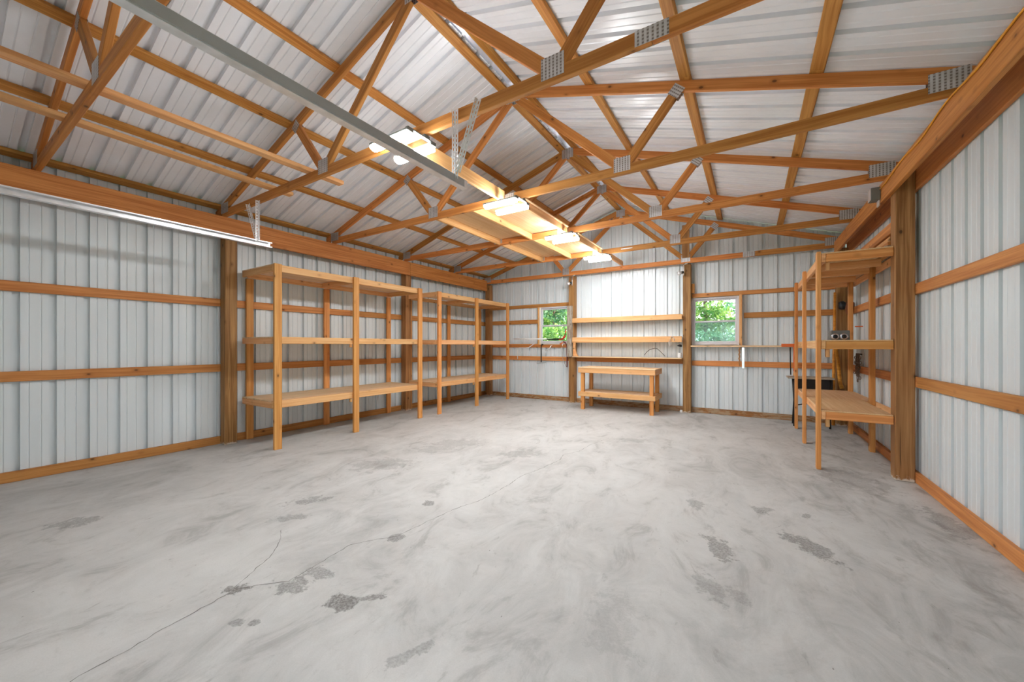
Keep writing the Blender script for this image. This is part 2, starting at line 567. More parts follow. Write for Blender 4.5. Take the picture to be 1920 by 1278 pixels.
# ------------------------------------------------------------------ corrugated sheets
PITCH = 0.2286
RIB = [(-.025, 0), (-.022, .036), (.022, .036), (.025, 0), (.070, 0), (.0762, .006), (.0824, 0), (.1462, 0), (.1524, .006), (.1586, 0)]
def rib_depth(t_):
    u = (t_ + .03) % PITCH - .03
    pts = [(-.03, 0)] + RIB + [(PITCH - .03, 0)]
    for (a, da), (b, db) in zip(pts[:-1], pts[1:]):
        if a <= u <= b:
            return da + (db - da) * (u - a) / (b - a)
    return 0.0
def panel(name, t0, t1, phase, zlo, zhi, fmap, mat, parent, holes=()):
    """Sheet between t0 and t1; ribs at phase + k*PITCH; fmap(t, depth, z) -> world point; zhi(t) top."""
    ts = {round(t0, 4), round(t1, 4)}
    k0, k1 = int((t0 - phase) / PITCH) - 2, int((t1 - phase) / PITCH) + 2
    for k in range(k0, k1 + 1):
        for r, _ in RIB:
            q = phase + k * PITCH + r
            if t0 < q < t1:
                ts.add(round(q, 4))
    zb = set()
    for (h0, h1, a, b) in holes:
        if h0 < t1 and h1 > t0:
            zb |= {a, b}
            for q in (h0, h1):
                if t0 < q < t1:
                    ts.add(round(q, 4))
    ts = sorted(ts)
    zb = sorted(zb)
    rows = 2 + len(zb)
    v, f = [], []
    c_ = fmap((t0 + t1) / 2, 0, 0)
    for q in ts:
        d = rib_depth(q - phase)
        for z in [zlo] + zb + [zhi(q)]:
            v.append(Vector(fmap(q, d, z)) - Vector(c_))
    for i in range(len(ts) - 1):
        tm = (ts[i] + ts[i + 1]) / 2
        for r in range(rows - 1):
            zs = [zlo] + zb + [zhi(tm)]
            zm = (zs[r] + zs[r + 1]) / 2
            if any(h0 < tm < h1 and a < zm < b for (h0, h1, a, b) in holes):
                continue
            f.append((i * rows + r, (i + 1) * rows + r, (i + 1) * rows + r + 1, i * rows + r + 1))
    return mesh(name, v, f, mat, parent, c_)

def sheets(name, T0, T1, phase, zlo, zhi, fmap, mat, parent, holes=()):
    w_ = 4 * PITCH
    a = phase + PITCH * 2 * math.floor((T0 - phase) / (2 * PITCH))
    while a < T1:
        lo, hi = max(a, T0), min(a + w_, T1)
        if hi - lo > 0.01:
            panel(name, lo, hi, phase, zlo, zhi, fmap, mat, parent, holes)
        a += w_

wall_left = empty('wall_left', (XLM, -4.7, 0), 'pale grey ribbed steel wall behind the two shelving units', kind='structure')
sheets('steel_panel', YF, YM, -6.166, 0.0, lambda t_: zmet(XLM) - .002, lambda t_, d, z: (XLM - d, t_, z), M['siding'], wall_left)
wall_right = empty('wall_right', (XRM, -4.7, 0), 'pale ribbed steel wall beside the tall brown post', kind='structure')
sheets('steel_panel', YF, YM, -5.05, 0.0, lambda t_: zmet(XRM) - .002, lambda t_, d, z: (XRM + d, t_, z), M['siding'], wall_right)
WIN_L = (1.46, 2.28, 1.34, 2.215)
WIN_R = (4.80, 5.60, 1.31, 2.215)
wall_back = empty('wall_back', (XC, YM, 0), 'ribbed steel end wall with two small windows', kind='structure')
sheets('steel_panel', XLM, XRM, 5.055, 0.0, lambda t_: zmet(t_) - .002, lambda t_, d, z: (t_, YM + d, z), M['siding'], wall_back, (WIN_L, WIN_R))
wall_front = empty('wall_front', (XC, YF, 0), 'ribbed steel front wall with an added open doorway that lets in sky light', kind='structure')
door_1 = empty('door_1', (2.45, YF, 0), 'closed white sectional garage door in the front wall', kind='structure')
for i in range(4):
    box('door_section', (.955, YF - .02, .004 + i * .604), (3.945, YF + .03, .604 + i * .604), M['white'], door_1)
DOOR = (0.95, 3.95, -1.0, 2.42)
sheets('steel_panel', XLM, XRM, 0.1, 0.0, lambda t_: zmet(t_) - .002, lambda t_, d, z: (t_, YF - d, max(z, 0)), M['siding'], wall_front, (DOOR, (4.75, 6.55, -1.0, 2.10)))  # right-hand opening: unseen doorway added and widened to let in sky fill
box('door_jamb', (.85, YF, 0), (.95, YF + .1, 2.42), M['post'], wall_front)
box('door_jamb', (3.95, YF, 0), (4.05, YF + .1, 2.42), M['post'], wall_front)
box('door_jamb', (4.67, YF, 0), (4.75, YF + .1, 2.10), M['post'], wall_front)  # frame of the added doorway starts here
box('door_jamb', (6.55, YF, 0), (6.63, YF + .1, 2.10), M['post'], wall_front)
box('door_header', (4.67, YF, 2.10), (6.63, YF + .1, 2.18), M['beam'], wall_front)
box('door_header', (.85, YF, 2.42), (4.05, YF + .1, 2.56), M['beam'], wall_front)

# girts
GW = 0.098
def girt(par, a, b, wdir=(0, 0, 1), mat='girt', W=GW, T=.036):
    return board('girt', a, b, W, T, M[mat], par, wdir)
for z in (1.86, 1.0):
    girt(wall_left, (-.158, YF, z), (-.158, -4.2, z))
    girt(wall_left, (-.158, -4.198, z), (-.158, YM, z))
for z in (1.83, 0.95):
    girt(wall_right, (XR + .158, YF, z), (XR + .158, -3.3, z))
    girt(wall_right, (XR + .158, -3.298, z), (XR + .158, YM, z))
yg = YG + .019
for (x0, x1, z, wd) in [(-.1, 1.45, 1.875, GW), (-.1, 2.30, .985, GW), (-.1, 2.30, 1.29, .085), (-.1, 2.28, 2.255, .082),
                        (2.42, 4.67, .985, GW), (2.42, 4.67, 1.86, GW), (5.67, 7.05, 1.845, GW), (4.81, 7.05, .955, GW), (4.81, 7.05, 2.262, .075)]:
    girt(wall_back, (x0, yg, z), (x1, yg, z), W=wd)

# baseboards
def base(name, a, b, label, mat='girt'):
    o = board(name, a, b, .098, .038, M[mat], None, (0, 0, 1))
    tag(o, label, kind='structure')
base('baseboard_left', (-.159, YF, .05), (-.159, -.18, .05), 'orange skirting board along the foot of the long shelf wall')
base('baseboard_right', (XR + .159, YF, .05), (XR + .159, -.18, .05), 'orange skirting board below the pale wall by the tall post')
base('baseboard_back', (-.13, YG + .019, .05), (XR + .13, YG + .019, .05), 'dirty worn skirting board along the window wall', 'dirtywood')

# ------------------------------------------------------------------ roof (ceiling)
ceiling = empty('ceiling', (XC, -4.7, 4.0), 'sloped ribbed steel roof underside on wooden purlins', kind='structure')
OH = 0.42
cosS = 1 / math.sqrt(1 + SLOPE * SLOPE)
def roof_map(side):
    def f(t_, d, s):       # s = distance from ridge horizontally
        x = XC + side * s
        return (x + side * d * SLOPE * cosS, t_, RIDGE - SLOPE * s + .042 + d * cosS)
    return f
for side in (-1, 1):
    sheets('roof_panel', YF - .15, .12, -5.0, .04, lambda t_: XC + OH, roof_map(side), M['roofing'], ceiling)
sl = {-1: [(.10, .045), (1.03, 0), (1.88, 0), (2.76, 0), (3.60, 0)], 1: [(.10, .045), (.91, 0), (1.81, 0), (2.73, 0), (3.60, 0)]}
for side in (-1, 1):
    for s, _ in sl[side]:
        x = XC + side * s
        z = RIDGE - SLOPE * s + .0195
        wd = (side, 0, -SLOPE)
        for (y0, y1) in ((YF, -4.66), (-4.656, YM)):
            board('purlin', (x, y0, z), (x, y1, z), .092, .036, M['purlin'], ceiling, wd)
rc = [(-.16, -.16 * SLOPE), (0, 0), (.16, -.16 * SLOPE), (.16, -.16 * SLOPE + .006), (0, .008), (-.16, -.16 * SLOPE + .006)]
extrude('ridge_cap', rc, (XC, YF - .15, RIDGE + .072), (XC, .12, RIDGE + .072), M['ridge'], ceiling)

# ------------------------------------------------------------------ posts
def post(x0, x1, y0, y1, z1, label, parts=None):
    o = box('wall_post', (x0, y0, 0), (x1, y1, z1), M['post'], c=.006)
    tag(o, label, 'post', 'square posts along the walls')
    return o
post(-.14, 0, -6.127, -5.987, 2.955, 'brown square wall post left of the nearer shelving unit on the left wall')
post(-.14, 0, -3.072, -2.932, 2.955, 'brown square wall post behind the gap between the two left shelving units')
post(-.06, .08, YP, YG, 2.86, 'dark square post in the back corner behind the left shelves')
post(2.28, 2.42, YP, YG, 2.865, 'chewed brown square post between the left window and the workbench')
post(4.665, 4.805, YP, YG, 2.865, 'smooth brown square post between the workbench and the green-lit window')
post(XR, XR + .14, -3.26, -3.12, 2.955, 'thick knotty brown post at the near end of the plywood shelving unit')
post(XR, XR + .14, YP, YG, 2.86, 'dark square post in the back corner behind the plywood shelves')
post(-.14, 0, -9.2, -9.06, 2.955, 'square post at the front corner behind the loose boards')
post(XR, XR + .14, -9.2, -9.06, 2.955, 'square post at the front corner beside the bare right wall')

# ------------------------------------------------------------------ carrier beams
def beam(x0, x1, y0, y1, z0, z1, label):
    tag(box('carrier_beam', (x0, y0, z0), (x1, y1, z1), M['beam']), label, 'beam', 'beams carrying the trusses')
beam(.002, .042, YF, -3.0, 2.69, 2.955, 'wide orange beam along the left wall, length above the nearer shelves')
beam(.002, .042, -2.996, YP - .06, 2.69, 2.955, 'wide orange beam along the left wall, length above the farther shelves')
beam(-.176, -.142, YF, YM - .04, 2.77, 2.955, 'outer orange beam against the left wall metal, behind the posts')
beam(XR - .042, XR - .002, YF, YP - .06, 2.765, 2.955, 'thick inner beam on the right posts carrying the yellow cable')
beam(XR + .142, XR + .176, YF, YM - .04, 2.765, 2.955, 'outer beam against the right wall metal, below the inner beam')

# ------------------------------------------------------------------ trusses
def truss(y, label, dz=0.0, xs=3.40, grp='roof trusses'):
    tr = empty('roof_truss', (XC, y, 2.955 + dz), label, 'truss', grp)
    T = .038
    m = M['truss']
    zb = 3.0 + dz
    board('bottom_chord', (-.02, y, zb), (xs, y, zb), .09, T, m, tr, (0, 0, 1))
    board('bottom_chord', (xs + .002, y, zb), (XR + .02, y, zb), .09, T, m, tr, (0, 0, 1))
    hw = .093 / cosS / 2
    for s in (-1, 1):
        xa, xb = XC + s * 3.78, XC + s * .004
        board('top_chord', (xa, y, ztop(xa) - hw + dz), (xb, y, ztop(xb) - hw + dz), .093, T, m, tr, (0, 0, 1))
        xbj = XC + s * 1.245          # bottom joint
        xtj = XC + s * 1.745          # top joint
        ztj = ztop(xtj) - .098 + dz
        board('web', (xbj + s * -.03, y, 3.045 + dz), (XC + s * .05, y, RIDGE - .125 + dz), .088, T, m, tr, (1, 0, 0))
        board('web', (xbj + s * .035, y, 3.045 + dz), (xtj + s * -.012, y, ztj + .01), .088, T, m, tr, (1, 0, 0))
        for f in (-1, 1):
            yy = y + f * (T / 2 + .0015)
            def pl(cx_, cz_, w_, h_, tilt=0.0):
                d = Vector((math.cos(tilt), 0, math.sin(tilt))) * (w_ / 2)
                c_ = Vector((cx_, yy, cz_))
                board('truss_plate', c_ - d, c_ + d, h_, .002, M['plate'], tr, (-d.z, 0, d.x), c=.0004)
            pl(xbj, 3.052 + dz, .16, .14)
            pl(xtj - s * .01, ztj + .005, .10, .11, math.atan2(1, s * .9))
            pl(XC + s * 3.42, 3.062 + dz, .20, .13)
    for f in (-1, 1):
        yy = y + f * (T / 2 + .0015)
        board('truss_plate', (XC - .09, yy, RIDGE - .09 + dz), (XC + .09, yy, RIDGE - .09 + dz), .14, .002, M['plate'], tr, (0, 0, 1), c=.0004)
        board('truss_plate', (xs - .09, yy, zb), (xs + .09, yy, zb), .088, .002, M['plate'], tr, (0, 0, 1), c=.0004)
    return tr
TY = {k: -1.524 * k - .037 - .019 + .019 for k in range(1, 6)}
truss(TY[1], 'fourth truss counting back from the big near one, just before the end wall')
truss(TY[2], 'third truss counting back from the big near one, between the two plywood loft bays')
truss(TY[3], 'second truss counting back from the big near one, at the near edge of the loft')
truss(TY[4], 'big near orange truss crossing the garage door track and carrying its hangers', xs=5.32)
truss(TY[5], 'truss nearest the viewer, seen only at the top left corner across loose boards')
truss(YP - .03, 'orange gable truss standing against the end wall above the windows', -.085, 5.75)
tag(box('post_splint', (4.66, YP - .07, 2.972), (4.79, YP - .049, 3.60), M['post']), 'dark upright board above the gable chord over the workbench post', 'board')

# ------------------------------------------------------------------ joists, loft decks and loose boards
def joist(x, y0, y1, label, h=.092, z0=2.957, mat='fresh', group='loft joists between trusses'):
    tag(box('loft_joist', (x - .018, y0, z0), (x + .018, y1, z0 + h), M[mat]), label, 'joist', group)
joist(3.345, TY[4] + .02, TY[3] - .02, 'single pale joist from the door-track truss to the next truss', .13)
for k, nm in ((3, 'nearer'), (2, 'farther')):
    for x, pos in ((2.26, 'the long-shelf edge'), (2.86, 'the middle'), (3.46, 'the lamp edge')):
        joist(x, TY[k] + .02, TY[k - 1] - .02, 'pale joist along %s of the %s plywood loft panel' % (pos, nm))
joist(3.51, TY[1] + .02, YP - .05, 'short pale joist from the last lamp to the end wall', mat='fresh')
for k, nm in ((3, 'nearer'), (2, 'farther')):
    for x0, x1, pos in ((2.20, 2.86, 'toward the left shelves'), (2.862, 3.50, 'beside the bright lamps')):
        tag(box('plywood_sheet', (x0, TY[k] + .022, 3.0495), (x1, TY[k - 1] - .022, 3.062), M['ply'], c=.001),
            'pale plywood loft sheet of the %s bay, %s' % (nm, pos), 'plywood', 'plywood laid over the trusses')
tag(board('loose_board', (1.93, YF + .15, 3.065), (1.99, -5.79, 3.065), .09, .038, M['fresh'], None, (1, 0, 0)),
    'longer pale loose board lying across the near trusses', 'board', 'loose boards on the trusses')
tag(board('loose_board', (1.30, YF + .15, 3.065), (1.215, -5.92, 3.065), .09, .038, M['fresh'], None, (1, 0, 0)),
    'yellower loose board on the near trusses, closer to the wall beam', 'board', 'loose boards on the trusses')

# ------------------------------------------------------------------ lamps
def lamp(k, label):
    y = TY[k]
    zc = 2.955
    L = empty('ceiling_light', (3.43, y - .07, zc), label, 'lamp', 'twin-bar lamps under the trusses')
    box('mount_bracket', (3.60, y - .21, 2.915), (3.63, y + .09, 2.925), M['greybox'], L)
    box('mount_bracket', (3.59, y - .03, 2.925), (3.62, y + .03, 2.9545), M['greybox'], L)
    box('driver_box', (3.40, y - .10, 2.925), (3.59, y - .04, 2.9545), M['greybox'], L)
    for dy in (-.185, .06):
        h = box('lamp_head', (3.19, y + dy - .032, 2.893), (3.63, y + dy + .032, 2.915), M['greybox'], L)
        # rounded diffuser
        prof = [(.034, .007), (-.034, .007), (-.038, -.012), (-.032, -.022), (-.020, -.026), (-.007, -.030), (.007, -.030), (.020, -.026), (.032, -.022), (.038, -.012)]
        c_ = Vector((3.41, y + dy, 2.8855))
        v = [Vector((-.20, a, b)) for a, b in prof] + [Vector((.20, a, b)) for a, b in prof]
        f = [(i, (i + 1) % 10, 10 + (i + 1) % 10, 10 + i) for i in range(10)] + [tuple(range(10)), tuple(range(19, 9, -1))]
        mesh('light_bar', v, f, M['led'], h, c_)
    return L
lamp(4, 'bright twin-bar lamp partly hidden behind the steel door track')
lamp(3, 'bright twin-bar lamp at the near edge of the plywood loft')
lamp(2, 'bright twin-bar lamp between the two plywood loft bays')
lamp(1, 'twin-bar lamp closest to the end wall')

# ------------------------------------------------------------------ garage door tracks
def track(x, s, label):
    """x = web face, s = +1 when the channel opens toward +x."""
    T = empty('door_track', (x, -7.6, 2.46), label, 'track', 'garage door tracks')
    t_ = .003
    prof = [(0, 0), (.05, 0), (.05, .012), (.05 - t_, .012), (.05 - t_, t_), (t_, t_), (t_, .058), (.05 - t_, .058), (.05 - t_, .05), (.05, .05), (.05, .061), (0, .061)]
    prof = [(s * a, b) for a, b in prof]
    if s < 0:
        prof = prof[::-1]
    extrude('rail', prof, (x, YF + .1, 2.452 if s > 0 else 2.50), (x, -6.02, 2.452 if s > 0 else 2.50), M['galv'], T)
    z = 2.452 if s > 0 else 2.50
    ang = [(0, 0), (0, .052), (-s * .004, .052), (-s * .004, 0)]
    if s > 0:
        ang = ang[::-1]
    extrude('stiffener_angle', ang, (x - s * .001, YF + .1, z + .004), (x - s * .001, -6.06, z + .004), M['dullsteel' if s < 0 else 'galv'], T)
    return T, z
def perforated(name, a, b, par):
    """angle iron of slotted steel between a and b: a run of web pieces with open slots, joined."""
    a, b = Vector(a), Vector(b)
    X = (b - a)
    L = X.length
    X.normalize()
    Y = Vector((1, 0, 0))
    Y = (Y - X * Y.dot(X)).normalized()
    Z = X.cross(Y)
    v, f = [], []
    def q(x0, x1, y0, y1, flange=False):
        i = len(v)
        for zz in (0, .0025):
            for (xx, yy) in ((x0, y0), (x1, y0), (x1, y1), (x0, y1)):
                v.append(a + X * xx + (Y * yy + Z * zz if not flange else Y * (-.016 + zz) + Z * yy))
        f.extend([(i, i + 1, i + 2, i + 3), (i + 7, i + 6, i + 5, i + 4), (i, i + 4, i + 5, i + 1), (i + 1, i + 5, i + 6, i + 2), (i + 2, i + 6, i + 7, i + 3), (i + 3, i + 7, i + 4, i)])
    for fl, o in ((False, -.016), (True, 0.0)):
        q(0, L, o, o + .011, fl)
        q(0, L, o + .021, o + .032, fl)
        n = int(L / .034)
        for i in range(n + 1):
            x0 = i * L / (n + 1)
            q(x0, x0 + .013, o + .011, o + .021, fl)
    c_ = (a + b) / 2
    return mesh(name, [p - c_ for p in v], f, M['galv'], par, c_)
yh = TY[4] - .03
T, z = track(.93, 1, 'bright steel garage door track along the left wall below the wide beam')
perforated('hanger', (.985, yh, 2.965), (.985, yh, z + .04), T)
perforated('hanger', (.75, yh - .004, 2.97), (.965, yh - .004, z + .08), T)
T, z = track(3.93, -1, 'steel garage door track hanging from the near truss at mid-room')
perforated('hanger', (3.945, yh, 3.03), (3.945, yh, z + .02), T)
perforated('hanger', (4.16, yh - .004, 3.03), (3.97, yh - .004, z + .06), T)
for bx, bz in ((3.885, 3.045), (4.10, 3.06)):
    tube('bolt', [(bx, TY[4] - .0195, bz), (bx, TY[4] - .028, bz)], .012, M['galv'], T, 6, False)

# ------------------------------------------------------------------ windows
def window(name, W, label):
    x0, x1, z0, z1 = W
    y = YM
    o = empty(name, ((x0 + x1) / 2, y, z0), label, kind='structure')
    fw = .035
    for a, b in (((x0, y - .03, z0), (x0 + fw, y + .05, z1)), ((x1 - fw, y - .03, z0), (x1, y + .05, z1)),
                 ((x0 + fw, y - .03, z0), (x1 - fw, y + .05, z0 + fw)), ((x0 + fw, y - .03, z1 - fw), (x1 - fw, y + .05, z1))):
        box('window_frame', a, b, M['vinyl'], o)
    zm = z0 + (z1 - z0) * .485
    sw = .032
    for nm, a0, a1, yy, gm in (('lower_sash', z0 + fw, zm + .02, y - .012, 'screen'), ('upper_sash', zm - .02, z1 - fw, y + .022, 'glass')):
        s = empty(nm, ((x0 + x1) / 2, yy, a0), parent=None)
        s.parent = o
        s.matrix_basis = Matrix.Translation(WLOC[s.name] - WLOC[o.name])
        xa, xb = x0 + fw, x1 - fw
        for a, b in (((xa, yy - .014, a0), (xa + sw, yy + .014, a1)), ((xb - sw, yy - .014, a0), (xb, yy + .014, a1)),
                     ((xa + sw, yy - .014, a0), (xb - sw, yy + .014, a0 + sw)), ((xa + sw, yy - .014, a1 - sw), (xb - sw, yy + .014, a1))):
            box('sash_rail', a, b, M['vinyl'], s)
        box('pane', (xa + sw, yy - .003, a0 + sw), (xb - sw, yy + .003, a1 - sw), M['screen' if (gm == 'screen' and name == 'window_2') else 'glass'], s, c=.0005)
    return o
window('window_1', WIN_L, 'small double-hung window left of the chewed post, pale leaves outside')
window('window_2', WIN_R, 'small double-hung window right of the workbench, green woods outside')
# wooden framing round the windows
def trim(n, lo, hi, mat, label):
    tag(box('trim_%d' % n, lo, hi, M[mat]), label, kind='structure')
trim(1, (WIN_L[0] - .005, YG - .005, WIN_L[2] - .005), (WIN_L[0] - .045 + .08, YG + .005, WIN_L[3]), 'whitewood', 'whitish jamb board of the left window')
trim(2, (WIN_L[0] - .05, YG - .01, WIN_L[2] - .01), (WIN_L[0] - .008, YM, WIN_L[3] + .003), 'fresh', 'wooden stud beside the left window')
trim(3, (WIN_L[0], YG - .02, WIN_L[2] - .02), (2.275, YM - .005, WIN_L[2]), 'whitewood', 'pale sill board of the left window')
trim(4, (WIN_R[1] + .002, YP + .05, WIN_R[2] - .01), (WIN_R[1] + .045, YM, WIN_R[3] + .008), 'fresh', 'wooden stud on the shelf side of the right window')
trim(5, (4.807, YG - .04, 2.2185), (5.66, YM - .005, 2.2245), 'fresh', 'pale head board over the right window')
trim(6, (4.807, YG - .05, 2.305), (4.86, YG, 2.49), 'upright', 'short wood block above the right window beside the post')

# ------------------------------------------------------------------ shelving units on the left wall
def shelving(xf, ys, ybs, label, deck_from):
    U = empty('shelving_unit', (xf - .4, (ys[0] + ys[-1]) / 2, 0), label, 'shelving', 'pine shelving units on the left wall')
    for y in ys:
        box('upright', (xf - .038, y - .045, 0), (xf, y + .045, 2.315), M['upright'], U)
    for y in ybs:
        box('upright', (-.138, y - .045, 0), (-.100, y + .045, 2.22), M['upright'], U)
    y0, y1 = ys[0] - .045, ys[-1] + .045
    for (zb, zt) in ((2.222, 2.312), (1.318, 1.405), (.508, .600)):
        board('front_rail', (xf - .057, y0, (zb + zt) / 2), (xf - .057, y1, (zb + zt) / 2), zt - zb, .036, M['shelf'], U, (0, 0, 1))
        zr = zt - .014
        board('back_rail', (-.081, ybs[0] - .04, (zb + zr) / 2), (-.081, ybs[-1] + .04, (zb + zr) / 2), zr - zb, .036, M['shelf'], U, (0, 0, 1))
        for y in (y0 + .019, ys[1], y1 - .019):
            xa = -.06 if y > -2.9 or y < -3.1 else .012
            board('cross_rail', (xa, y, (zb + zr) / 2), (xf - .076, y, (zb + zr) / 2), zr - zb, .036, M['shelf'], U, (0, 0, 1))
        n = 6
        xs0, xs1 = deck_from, xf - .077
        w_ = (xs1 - xs0) / n
        for i in range(n):
            xm = xs0 + w_ * (i + .5)
            board('plank', (xm, y0 + .002, zt - .0065), (xm, y1 - .002, zt - .0065), w_ - .003, .013, M['deck'], U, (1, 0, 0), c=.0015)
    for y in ys[1:2]:
        for zt in (1.318, .508):
            box('cleat', (xf - .076, y - .075, zt - .05), (xf - .040, y - .047, zt - .001), M['fresh'], U)
shelving(.80, [-5.862, -4.752, -3.455], [-5.79, -4.66, -3.40], 'nearer tall pine shelving unit with three open levels on the left wall', -.06)
shelving(.82, [-2.978, -1.822, -.60], [-2.86, -1.68, -.50], 'farther tall pine shelving unit in the back corner by the left wall', .02)

# ------------------------------------------------------------------ plywood shelving on the right wall
U = empty('shelving_unit', (6.7, -2.0, 0), 'tall shelving unit with plywood shelves fixed to the thick post on the right wall', 'shelving')
for y in (-3.205, -1.965, -.905):
    box('upright', (6.362, y - .045, 0), (6.400, y + .045, 2.275), M['upright'], U)
for y, dx in ((-2.05, 0), (-.93, -.01)):
    box('upright', (7.005 + dx, y - .04, 0), (7.055 + dx, y + .04, 2.245), M['upright'], U)
for (zb, zt) in ((2.165, 2.258), (1.258, 1.352), (.528, .622)):
    zm = (zb + zt) / 2 - .006
    h = zt - zb - .012
    board('front_rail', (6.419, -3.245, zm), (6.419, -.86, zm), h, .036, M['shelf'], U, (0, 0, 1))
    board('back_rail', (7.07, -3.10, zm), (7.07, -.86, zm), h, .028, M['shelf'], U, (0, 0, 1))
    board('end_rail', (6.438, -3.222, zm), (6.949, -3.222, zm), h, .036, M['upright'], U, (0, 0, 1))
    for y in (-2.62, -2.12, -1.42, -.90):
        board('cross_rail', (6.438, y, zm), (6.99, y, zm), h, .036, M['shelf'], U, (0, 0, 1))
    for (ya, yb) in ((-3.243, -2.0), (-1.996, -.86)):
        xb = 6.945 if ya < -3 else 7.05
        box('shelf_panel', (6.402, ya, zt - .0118), (xb, yb, zt), M['ply'], U, c=.001)
    box('cleat', (6.440, -3.20, zb - .085), (6.476, -3.165, zb + .001), M['fresh'], U)

# ------------------------------------------------------------------ workbench
B = empty('workbench', (3.55, -.74, 0), 'low wooden workbench with a lower shelf against the end wall', 'workbench')
def bb(name, lo, hi, mat='shelf'):
    return box(name, lo, hi, M[mat], B)
bb('apron', (2.80, -1.05, .745), (4.30, -1.012, .838))
bb('apron', (2.80, -.46, .745), (4.30, -.422, .838))
bb('apron', (2.80, -1.011, .745), (2.838, -.461, .838))
bb('apron', (4.262, -1.011, .745), (4.30, -.461, .838))
for i in range(5):
    ya = -1.055 + i * .1275
    bb('top_board', (2.795, ya, .839), (4.305, ya + .1255, .856), 'deck')
for x, s in ((2.84, 1), (4.19, -1)):
    for (ya, yb) in ((-1.011, -.94), (-.53, -.461)):
        l = box('leg', (x, ya, 0), (x + .07, yb, .744), M['upright'], B)
bb('shelf_rail', (2.80, -1.05, .272), (4.30, -1.012, .360))
bb('shelf_rail', (2.80, -.46, .272), (4.30, -.422, .360))
bb('shelf_rail', (4.262, -1.011, .272), (4.30, -.461, .36))
bb('shelf_rail', (2.80, -1.011, .272), (2.838, -.461, .36))
for i in range(3):
    ya = -.938 + i * .136
    bb('shelf_board', (2.84, ya, .345), (4.26, ya + .133, .361), 'deck')

# ------------------------------------------------------------------ wall shelves over the bench
def wall_shelf(z0, z1, label, thin=False):
    o = empty('wall_shelf', (3.55, -.3, z0), label, 'shelf', 'wall shelves over the workbench')
    if thin:
        board('shelf_board', (2.40, -.315, z1 - .011), (4.662, -.315, z1 - .011), .22, .02, M['deck'], o, (0, 1, 0))
        box('support_rail', (2.425, YG - .04, z0 - .07), (4.662, YG - .002, z1 - .023), M['girt'], o)
    else:
        board('front_board', (2.40, -.41, (z0 + z1) / 2), (4.662, -.41, (z0 + z1) / 2), z1 - z0, .036, M['shelf'], o, (0, 0, 1))
        board('shelf_board', (2.425, -.297, z1 - .03), (4.662, -.297, z1 - .03), .188, .018, M['deck'], o, (0, 1, 0))
    return o
s1 = wall_shelf(1.80, 1.90, 'top wall shelf with a plain pine front board over the workbench')
s2 = wall_shelf(1.36, 1.475, 'middle wall shelf with a split pine front board over the workbench')
s3 = wall_shelf(1.03, 1.055, 'lowest thin wall shelf just above the workbench', True)
# curved support board between the lower two shelves
v, f = [], []
arc = [(0, 0), (.12, 0), (.075, .06), (.05, .14), (.045, .22), (.06, .30), (0, .30)]
for yy in (-.425, -.392):
    v += [(2.425 + a, yy, 1.056 + b) for a, b in arc]
n = len(arc)
f = [tuple(range(n)), tuple(range(2 * n - 1, n - 1, -1))] + [(i, n + i, n + (i + 1) % n, (i + 1) % n) for i in range(n)]
tag(mesh('shelf_bracket', v, f, M['fresh']), 'curved pine bracket under the middle wall shelf beside the chewed post', 'bracket')
tag(box('window_shelf', (4.808, YG - .16, 1.268), (6.45, YM - .005, 1.298), M['deck']), 'thin pale board shelf under the right window running to the shelving', 'shelf')
tag(box('weathered_plank', (2.262, -.395, 1.04), (2.385, -.342, 2.19), M['weathered']), 'grey weathered plank nailed on the post right of the left window', 'plank')

# ------------------------------------------------------------------ tools and small things
# left of the chewed post
P = empty('pole_saw', (1.6, -.36, 1.46), 'white pole saw lying level below the left window, red head at the post', 'tool')
tube('pole', [(.83, -.36, 1.457), (1.20, -.36, 1.455), (1.74, -.36, 1.449)], .016, M['white'], P)
mesh('saw_blade', [(0, 0, 0), (.42, 0, -.012), (.46, 0, .012), (.42, 0, .03), (0, 0, .028), (0, .006, 0), (.42, .006, -.012), (.46, .006, .012), (.42, .006, .03), (0, .006, .028)],
     [(0, 1, 2, 3, 4), (9, 8, 7, 6, 5), (0, 5, 6, 1), (1, 6, 7, 2), (2, 7, 8, 3), (3, 8, 9, 4), (4, 9, 5, 0)], M['black'], P, (1.70, -.365, 1.43))
tube('lopper_head', [(2.05, -.36, 1.43), (2.13, -.36, 1.44), (2.19, -.36, 1.50), (2.215, -.36, 1.60), (2.22, -.36, 1.68)], [.012, .022, .026, .016, .006], M['red'], P)
tag(tube('hooked_rod', [(.90, -.30, .96), (.90, -.30, 1.18), (.905, -.30, 1.232), (.95, -.30, 1.24), (1.12, -.30, 1.238), (1.22, -.30, 1.25), (1.30, -.29, 1.30), (1.33, -.24, 1.34), (1.335, -.205, 1.325)], .009, M['white']),
    'white bent rod with a hooked end hanging by the corner shelves', 'rod')
Q = empty('squeegee', (1.555, -.30, .87), 'black-handled squeegee hanging head down below the left window', 'tool')
tube('handle', [(1.555, -.205, 1.315), (1.555, -.25, 1.325), (1.555, -.295, 1.30), (1.555, -.30, 1.24), (1.555, -.30, 1.1), (1.555, -.30, .90)], .013, M['black'], Q)
board('blade', (1.45, -.33, .872), (1.665, -.27, .895),   .035, .012, M['dullsteel'], Q, (0, 0, 1))
tag(tube('screw_hook', [(1.80, -.21, 1.29), (1.80, -.28, 1.285), (1.80, -.31, 1.26), (1.79, -.31, 1.235), (1.74, -.31, 1.21), (1.68, -.31, 1.175)], .010, M['white']),
    'small white angled hook below the left window', 'hook')
R_ = empty('bow_saw', (2.2, -.33, .8), 'dark red bow saw hanging against the side of the chewed post', 'tool')
